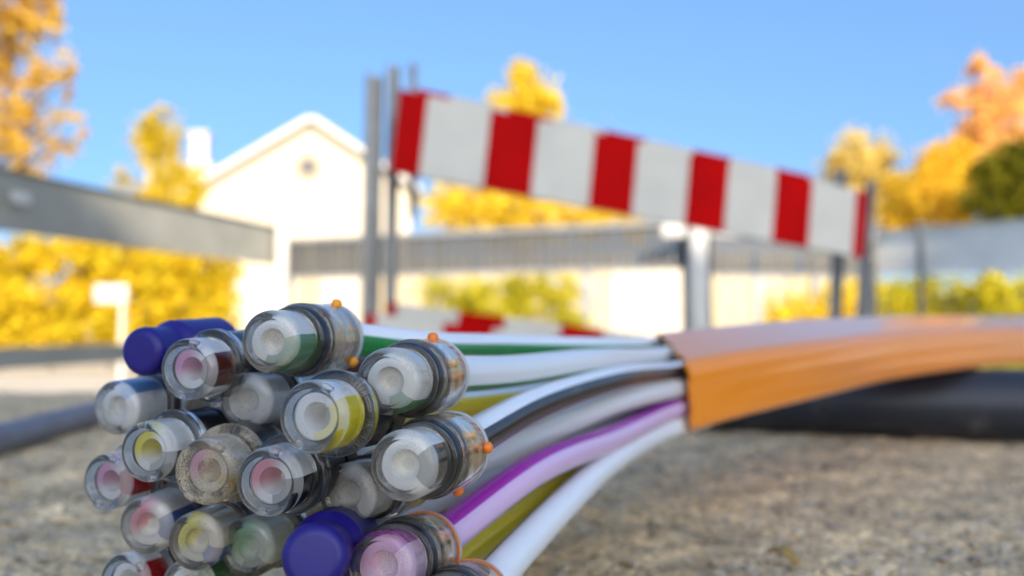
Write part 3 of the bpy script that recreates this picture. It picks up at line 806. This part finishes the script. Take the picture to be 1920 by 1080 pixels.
# clear glossy end stop with a flange
ME['nose_B'] = lathe('end_stop', fillet([(.9, 0), (.9, 3.3), (0, 3.9), (0, 5.0), (6.6, 5.0), (6.6, 3.2), (3.0, 3.2), (3.0, 0)], {1: .3, 2: .35, 3: .9, 4: .2}))
ME['flange_B'] = lathe('flange', fillet([(6.65, CAV+.05), (6.65, 6.25), (9.0, 6.25), (9.0, CAV+.05)], {1: .9, 2: .6}))
bp_ = [(9.05, CAV+.1), (9.05, 5.7), (16, 5.7), (16.3, 5.4), (17.0, 5.4), (17.3, 5.8), (22, 5.8), (22, CAV+.1)]
ME['body_B'] = lathe('sleeve', fillet(bp_, {1: .5, 6: .5}))
def lug_mesh():
    m = MB(); m.box((.35*mm, 4.35*mm, 0), 1.3*mm, 1.0*mm, 1.7*mm, bev=.38*mm)
    return mesh('lug', m.v, m.f, m.m, 60)
ME['lug_B'] = lug_mesh()
# short frosted cup
ME['nose_C'] = lathe('end_cup', cap_prof(4.9, 8.6, fil=1.0))
ME['lip_C'] = lathe('lip', fillet([(8.65, CAV+.05), (8.65, 5.45), (9.7, 5.45), (9.7, CAV+.05)], {1: .4, 2: .3}))
ME['gasket_C'] = lathe('gasket', fillet([(9.75, CAV+.05), (9.75, 5.2), (12.0, 5.2), (12.0, CAV+.05)], {1: .4, 2: .4}))
ME['body_C'] = lathe('connector_body', fillet([(12.05, 4.5), (12.05, 5.95), (21.5, 5.95), (21.5, 4.5)], {1: .5, 2: .5}))
cp = [(12.3, CAV+.05), (12.3, 4.2)]
for k in range(4): cp += [(12.9+k*2, 4.44), (13.8+k*2, 4.44), (14.0+k*2, 4.1), (14.8+k*2, 4.1)]
cp += [(21, 4.2), (21, CAV+.05)]
ME['collet_C'] = lathe('collet', cp)
ME['cap_D'] = lathe('plug_cap', fillet([(0, 0), (0, 4.6), (7.6, 4.35), (9.4, 5.6), (24, 5.75), (24, CAV), (2, CAV), (2, 0)], {1: 1.6, 2: 1.0, 3: 1.3, 4: .4}, 9))

def conn(kind, nose, d, rear, roll, name, label, var=None, scale=1.0):
    """a connector whose nose is at a photographed point and whose axis runs to the point its back is seen at"""
    L = {'A': 24.0, 'B': 22.0, 'C': 21.5, 'D': 24.0}[kind]*mm*scale
    Np = P(nose[0], nose[1], d); ray = (P(rear[0], rear[1], 1)-CAMV); ro = CAMV-Np
    a = ray.dot(ray); b = 2*ray.dot(ro); c = ro.dot(ro)-L*L; disc = b*b-4*a*c
    t = (-b+math.sqrt(disc))/(2*a) if disc > 0 else -b/(2*a)
    ax = ((CAMV+ray*t)-Np).normalized()
    up = (Z-ax*Z.dot(ax)).normalized(); side = ax.cross(up)
    rt = empty(name, Np, label, 'plug' if kind == 'D' else 'connector', {'A':'long connectors with nubs','B':'glossy clear end stops','C':'frosted end cups','D':'violet blue plugs'}[kind])
    rot = Matrix((ax, up, side)).transposed().to_4x4() @ Matrix.Rotation(R(roll), 4, 'X')
    rt.rotation_euler = rot.to_euler(); scale = 1+.03*math.sin(nose[0]*1.7); rt.scale = (scale,)*3
    def part(n, key, m):
        o = bpy.data.objects.new(n, ME[key]); col.objects.link(o); o.parent = rt
        if not ME[key].materials: ME[key].materials.append(m)
        if ME[key].materials[0] != m:
            o.material_slots[0].link = 'OBJECT'; o.material_slots[0].material = m
        return o
    if kind == 'A':
        part('nose_cap', 'nose_A', M['frost']); part('body', 'body_A', M['body_clear']); part('gasket', 'gasket_A', M['black']); part('lip', 'lip_A', M['body_clear'])
        part('collet', 'collet_A', M['collet']); part('grip_ring', 'spring_A', M['steel']); part('rear_rim', 'rim_A', M['grey_ring'])
        ang, ring, cm = var; ME['clip'+label] = clip_mesh(ang, ring); part('clip', 'clip'+label, M[cm])
    elif kind == 'B':
        gm = M['dusty_clear'] if var == 'dusty' else M['clear']
        part('end_stop', 'nose_B', gm); part('flange', 'flange_B', gm)
        part('sleeve', 'body_B', M['black_dusty'] if var in ('dusty', 'dustyback') else M['black'])
        for a in (8, 188):
            o = part('lug', 'lug_B', gm); o.rotation_euler = (R(a), 0, 0)
    elif kind == 'C':
        part('end_cup', 'nose_C', M[var or 'frost']); part('lip', 'lip_C', M['body_clear']); part('gasket', 'gasket_C', M['black'])
        part('body', 'body_C', M['body_clear']); part('collet', 'collet_C', M['collet'])
    else:
        part('cap', 'cap_D', M['violet'])
    return Np, ax, L

# ------------------------------------------------------------------ tubes
WHITE = (.80,.79,.77)
def duct(label, start, ax, way, cols, face=None, r=.0034, r_in=.0038, depth=.0016, base=WHITE, name='tube'):
    """striped plastic tube: straight through its connector, then along the way points into the jacket; open bore at the end"""
    pts = [start, start+ax*.010, start+ax*.021]+way
    path = spline(pts, 10)
    seg = 48; V = []; Fc = []; colr = []
    def stripe(a):
        for a0, a1, c in cols:
            if (a-a0) % 360 < (a1-a0): return c
        return base
    rings = []
    up = None
    face = face or base
    rb = r_in*.53
    prof_in = [(depth, rb*.45), (depth*.8, rb*.8), (.0004, rb), (0, rb*1.08), (0, r_in*.93), (.0003, r_in)]
    frames = []
    for i, p in enumerate(path):
        t = (path[min(i+1, len(path)-1)]-path[max(i-1, 0)]).normalized()
        u = (Z-t*Z.dot(t)).normalized(); frames.append((p, t, u, t.cross(u)))
    def add(p, u, s, rad):
        i0 = len(V)
        for k in range(seg):
            a = 2*math.pi*k/seg; V.append(p+(u*math.cos(a)+s*math.sin(a))*rad)
        rings.append(i0)
    p, t, u, s = frames[0]
    for off, rad in prof_in: add(p+t*off, u, s, rad)
    nin = len(prof_in)
    dist = 0
    for q in range(1, len(frames)):
        p, t, u, s = frames[q]; dist += (p-frames[q-1][0]).length
        add(p, u, s, r+(r_in-r)*max(0, min(1, (.0105-dist)/.003)))
    for q in range(len(rings)-1):
        for k in range(seg):
            a, b = rings[q]+k, rings[q]+(k+1) % seg
            c, d_ = rings[q+1]+(k+1) % seg, rings[q+1]+k
            Fc.append([a, b, c, d_])
            ang = (k+.5)*360/seg
            if q >= nin-1:
                cc = [stripe(ang)]*4
            else:
                cc = []
                for kk in (k, k+1, k+1, k):
                    an = kk*360/seg
                    w = max(0, math.cos(R(an+50)))       # colour refracted through the plastic, painted on one side of the cut face
                    w = min(1, w*1.2)
                    sc_ = stripe(ang) if q >= nin-3 else base
                    bb = base if sc_ == base else tuple(.5*x+.5*y for x, y in zip(base, sc_))
                    cc.append(tuple(bb[j]*(1-w)+face[j]*w for j in range(3)))
            colr += cc
    n = len(V); V.append(frames[0][0]+frames[0][1]*depth)
    for k in range(seg):
        Fc.append([rings[0]+(k+1) % seg, rings[0]+k, n]); colr += [tuple(x*.85 for x in base)]*3
    me = mesh(name, V, Fc, smooth=50)
    bm = bmesh.new(); bm.from_mesh(me); bmesh.ops.recalc_face_normals(bm, faces=bm.faces); bm.to_mesh(me); bm.free()
    ca = me.color_attributes.new('paint', 'FLOAT_COLOR', 'CORNER')
    # face order is unchanged; corners of a face share or blend colours by vertex
    arr = np.ones((len(me.loops), 4), np.float32)
    li = 0; ci = 0
    for fi, f in enumerate(Fc):
        look = {v: colr[ci+j] for j, v in enumerate(f)}; ci += len(f)
        for lp in me.polygons[fi].loop_indices:
            arr[lp, :3] = look[me.loops[lp].vertex_index]
    ca.data.foreach_set('color', arr.ravel())
    tag(link(name, me, None, [M['duct']]), label, 'tube', 'plastic tubes fanning out of the orange jacket')

GREEN=(.015,.20,.035); BLACK=(.012,.014,.016); PURP=(.36,.015,.33); NAVY=(.01,.03,.12); YEL=(.78,.62,.015); BROWN=(.13,.025,.015); RED=(.45,.005,.008)
BLUE=(.015,.07,.36); GREY=(.14,.13,.13); LILAC=(.68,.46,.66); PINK=(.66,.34,.50); SKYB=(.10,.28,.62); PYEL=(.74,.64,.12); PGRN=(.30,.58,.34); ROSE=(.68,.28,.33); OCH=(.62,.40,.02); CREAM=(.74,.68,.58)
ND = {'A': 2.0, 'B': 2.2, 'C': 1.8, 'D': 4.0}
# kind, nose px, depth, rear px, roll, connector label, variant | tube label, way points, stripes, end tint, base colour
J = [
 ('A',(503,641),.141,(620,634),0,'topmost frosted connector, green streak inside and amber nubs on its rear rim',((17,130,255),False,'amber'),
  'white tube with a broad green band, highest of the fan', [(790,650,.19),(930,651,.228),(1100,652,.28),(1236,650,.338)], [(78,205,GREEN)], None, WHITE),
 ('A',(724,716),.128,(816,703),0,'frosted connector with one orange nub on top, right of the yellow streaked end stop',((3,235),False,'orange'),
  'pale grey tube with a thin green line underneath, second from the top', [(950,697,.185),(1100,678,.235),(1262,668,.318)], [(128,182,GREEN)], None, (.70,.70,.68)),
 ('A',(753,874),.120,(852,842),0,'frosted connector with orange nubs, white and black tube behind it',((84,166,210),False,'orange'),
  'white tube with a broad black band on its lower side', [(1000,760,.185),(1150,712,.24),(1288,697,.303)], [(54,132,BLACK)], None, WHITE),
 ('A',(712,1064),.123,(800,1030),0,'frosted connector with pink purple tint, at the bottom beside the violet plug',((200,),True,'orange'),
  'lilac tube with a bright purple band along its top', [(1000,882,.185),(1150,820,.24),(1290,767,.303)], [(-75,42,PURP)], PINK, LILAC),
 ('A',(815,1160),.120,(888,1124),0,'connector cut by the bottom edge, only its orange ringed rim in view',((190,),True,'orange'),
  'white tube with a black line above and navy underside, lowest of the fan', [(970,1035,.165),(1057,945,.195),(1149,862,.24),(1290,801,.303)], [(140,215,NAVY),(-80,-22,BLACK)], None, WHITE),
 ('B',(349,693),.145,(484,675),10,'glossy end stop with brown streak and pink tube end, beside the upper violet plug',None,
  'white tube with a brown streak', [(700,690,.2),(1000,690,.27),(1250,690,.34)], [(50,135,BROWN)], PINK, WHITE),
 ('B',(584,782),.120,(700,764),20,'large dusty edged clear end stop with a yellow streak, in the middle of the pile','dustyback',
  'yellow tube between the pale grey tube and the black banded one', [(830,764,.182),(940,752,.21),(1060,732,.25),(1278,708,.322)], [(50,185,YEL)], None, WHITE),
 ('B',(272,848),.143,(420,816),-20,'clear end stop with yellow tube end and grey side, above the red streaked one',None,
  'white and grey tube from the yellow tipped end stop', [(640,790,.21),(1000,760,.28),(1262,730,.335)], [(90,190,GREY)], PYEL, WHITE),
 ('B',(382,886),.136,(500,842),25,'sand dusted clear end stop with pink and ochre tube end','dusty',
  'cream tube with an ochre streak', [(700,820,.2),(1000,775,.27),(1262,745,.33)], [(95,140,OCH)], PINK, CREAM),
 ('B',(501,905),.126,(612,862),5,'clear end stop with rose tube end and black side, centre of the pile',None,
  'white and black tube from the rose tipped end stop', [(760,850,.185),(1000,790,.26),(1270,750,.325)], [(85,180,BLACK)], ROSE, WHITE),
 ('B',(196,905),.157,(352,866),15,'leftmost clear end stop with a bright red streak and pink tube end',None,
  'white tube with a red streak from the leftmost end stop', [(560,850,.23),(1000,790,.29),(1262,765,.34)], [(55,130,RED)], PINK, WHITE),
 ('B',(229,1093),.156,(372,1048),40,'clear end stop with a red streak, cut by the bottom edge at left',None,
  'white tube with a red streak, near the bottom left', [(560,990,.23),(1000,850,.29),(1262,790,.34)], [(35,110,RED)], None, WHITE),
 ('C',(457,752),.150,(566,740),0,'plain grey white frosted cup under the topmost connector','frost0',
  'plain pale grey tube of the plain frosted cup', [(760,722,.21),(1000,705,.26),(1262,695,.33)], [], None, (.62,.62,.62)),
 ('C',(212,766),.163,(360,738),0,'leftmost frosted cup with a light blue top, below the upper violet plug','frost1',
  'white tube with a light blue band on top', [(600,720,.24),(1000,700,.29),(1250,700,.345)], [(-30,52,SKYB)], None, WHITE),
 ('C',(646,928),.136,(762,892),0,'plain white frosted cup between the rose tipped end stop and the long connector','frost2',
  'grey white tube with a dark underside, third in the jacket mouth', [(900,868,.195),(1000,822,.22),(1150,757,.255),(1288,731,.303)], [(140,215,BLACK)], None, (.70,.68,.66)),
 ('C',(270,988),.151,(394,934),0,'frosted cup with rose tube end and wide blue band',None,
  'white tube with a wide blue band', [(600,890,.22),(1000,810,.28),(1262,775,.335)], [(58,128,BLUE)], ROSE, WHITE),
 ('C',(362,1018),.147,(476,962),0,'frosted cup with yellow tube end and low blue band','frost1',
  'cream tube with a low blue band', [(640,905,.21),(1000,820,.27),(1270,780,.33)], [(108,155,BLUE)], PYEL, CREAM),
 ('C',(459,1030),.149,(572,978),0,'frosted cup with pale green tube end, left of the lower violet plug','frost3',
  'pale greenish tube of the green tinted cup', [(720,915,.21),(1000,830,.265),(1278,790,.325)], [(125,200,GREY)], PGRN, (.62,.66,.58)),
 ('C',(350,1103),.150,(440,1062),0,'frosted cup with a green streak, cut by the bottom edge',None,
  'white tube with a green streak near the bottom edge', [(640,975,.21),(1000,860,.27),(1278,805,.33)], [(30,110,GREEN)], None, WHITE),
 ('D',(262,660),.160,(408,646),0,'upper violet blue plug at the left of the pile',None,
  'white tube behind the upper violet plug', [(700,668,.24),(1000,672,.29),(1245,675,.345)], [(80,170,NAVY)], None, WHITE),
 ('D',(586,1046),.119,(648,1012),0,'lower violet blue plug at the bottom of the pile, beside the pink tinted connector',None,
  'grey tube running from the lower violet plug', [(860,925,.18),(1000,850,.225),(1280,770,.318)], [(100,200,GREY)], None, (.42,.40,.40)),
]
for kind, nose, d, rear, roll, lab, var, tl, way, cols, face, base in J:
    nm = 'violet_plug' if kind == 'D' else 'tube_connector'
    Np, ax, L = conn(kind, nose, d, rear, roll, nm, lab, var)
    wp = [P(*w) for w in way]; end = wp[-1]
    wp = wp[:-1]+[end-U0*.0046, end-U0*.0046+T0*.018]
    duct(tl, Np+ax*(ND[kind]*mm), ax, wp, cols, face, base=base, r_in=.0035 if kind == 'B' else .0038, depth=.005 if kind == 'B' else .0015)
# a yellow tube whose end lies below the picture
st = P(740, 1190, .125); duct('yellow tube between the purple banded tube and the lowest white one', st, (P(850,1058,.165)-st).normalized(),
     [P(850,1058,.165), P(958,975,.195), P(1050,906,.23), P(1150,850,.265), P(1282,790,.318)-U0*.005, P(1282,790,.318)-U0*.005+T0*.02], [(60,120,(.55,.46,.01))], base=YEL)

# a scrap of dry leaf lying on the ledge
q = on_ledge(1466, 1048, .0015); lr = random.Random(5); m = MB()
for i in range(7):
    for j in range(4):
        a, b = i/6-.5, j/3-.5
        m.v.append(Vector((a*.010, b*.005*(1.05-2*abs(a)**1.6), .0012*math.cos(a*5)+.0016*abs(b)*2+.0004*lr.random())))
        m.v.append(m.v[-1]+Vector((0, 0, .00018)))
def iv(i, j, t): return (i*4+j)*2+t
for i in range(6):
    for j in range(3):
        m.f.append([iv(i,j,1), iv(i+1,j,1), iv(i+1,j+1,1), iv(i,j+1,1)]); m.f.append([iv(i,j,0), iv(i,j+1,0), iv(i+1,j+1,0), iv(i+1,j,0)]); m.m += [0, 0]
lo = m.build('leaf_scrap', mat('dry_leaf', (.36,.22,.06), .7, noise_amt=.25, nscale=400)); lo.location = q; lo.rotation_euler = (.1, .15, -.9)
tag(lo, 'small scrap of dry tan leaf on the rough concrete near the bottom edge', 'leaf')
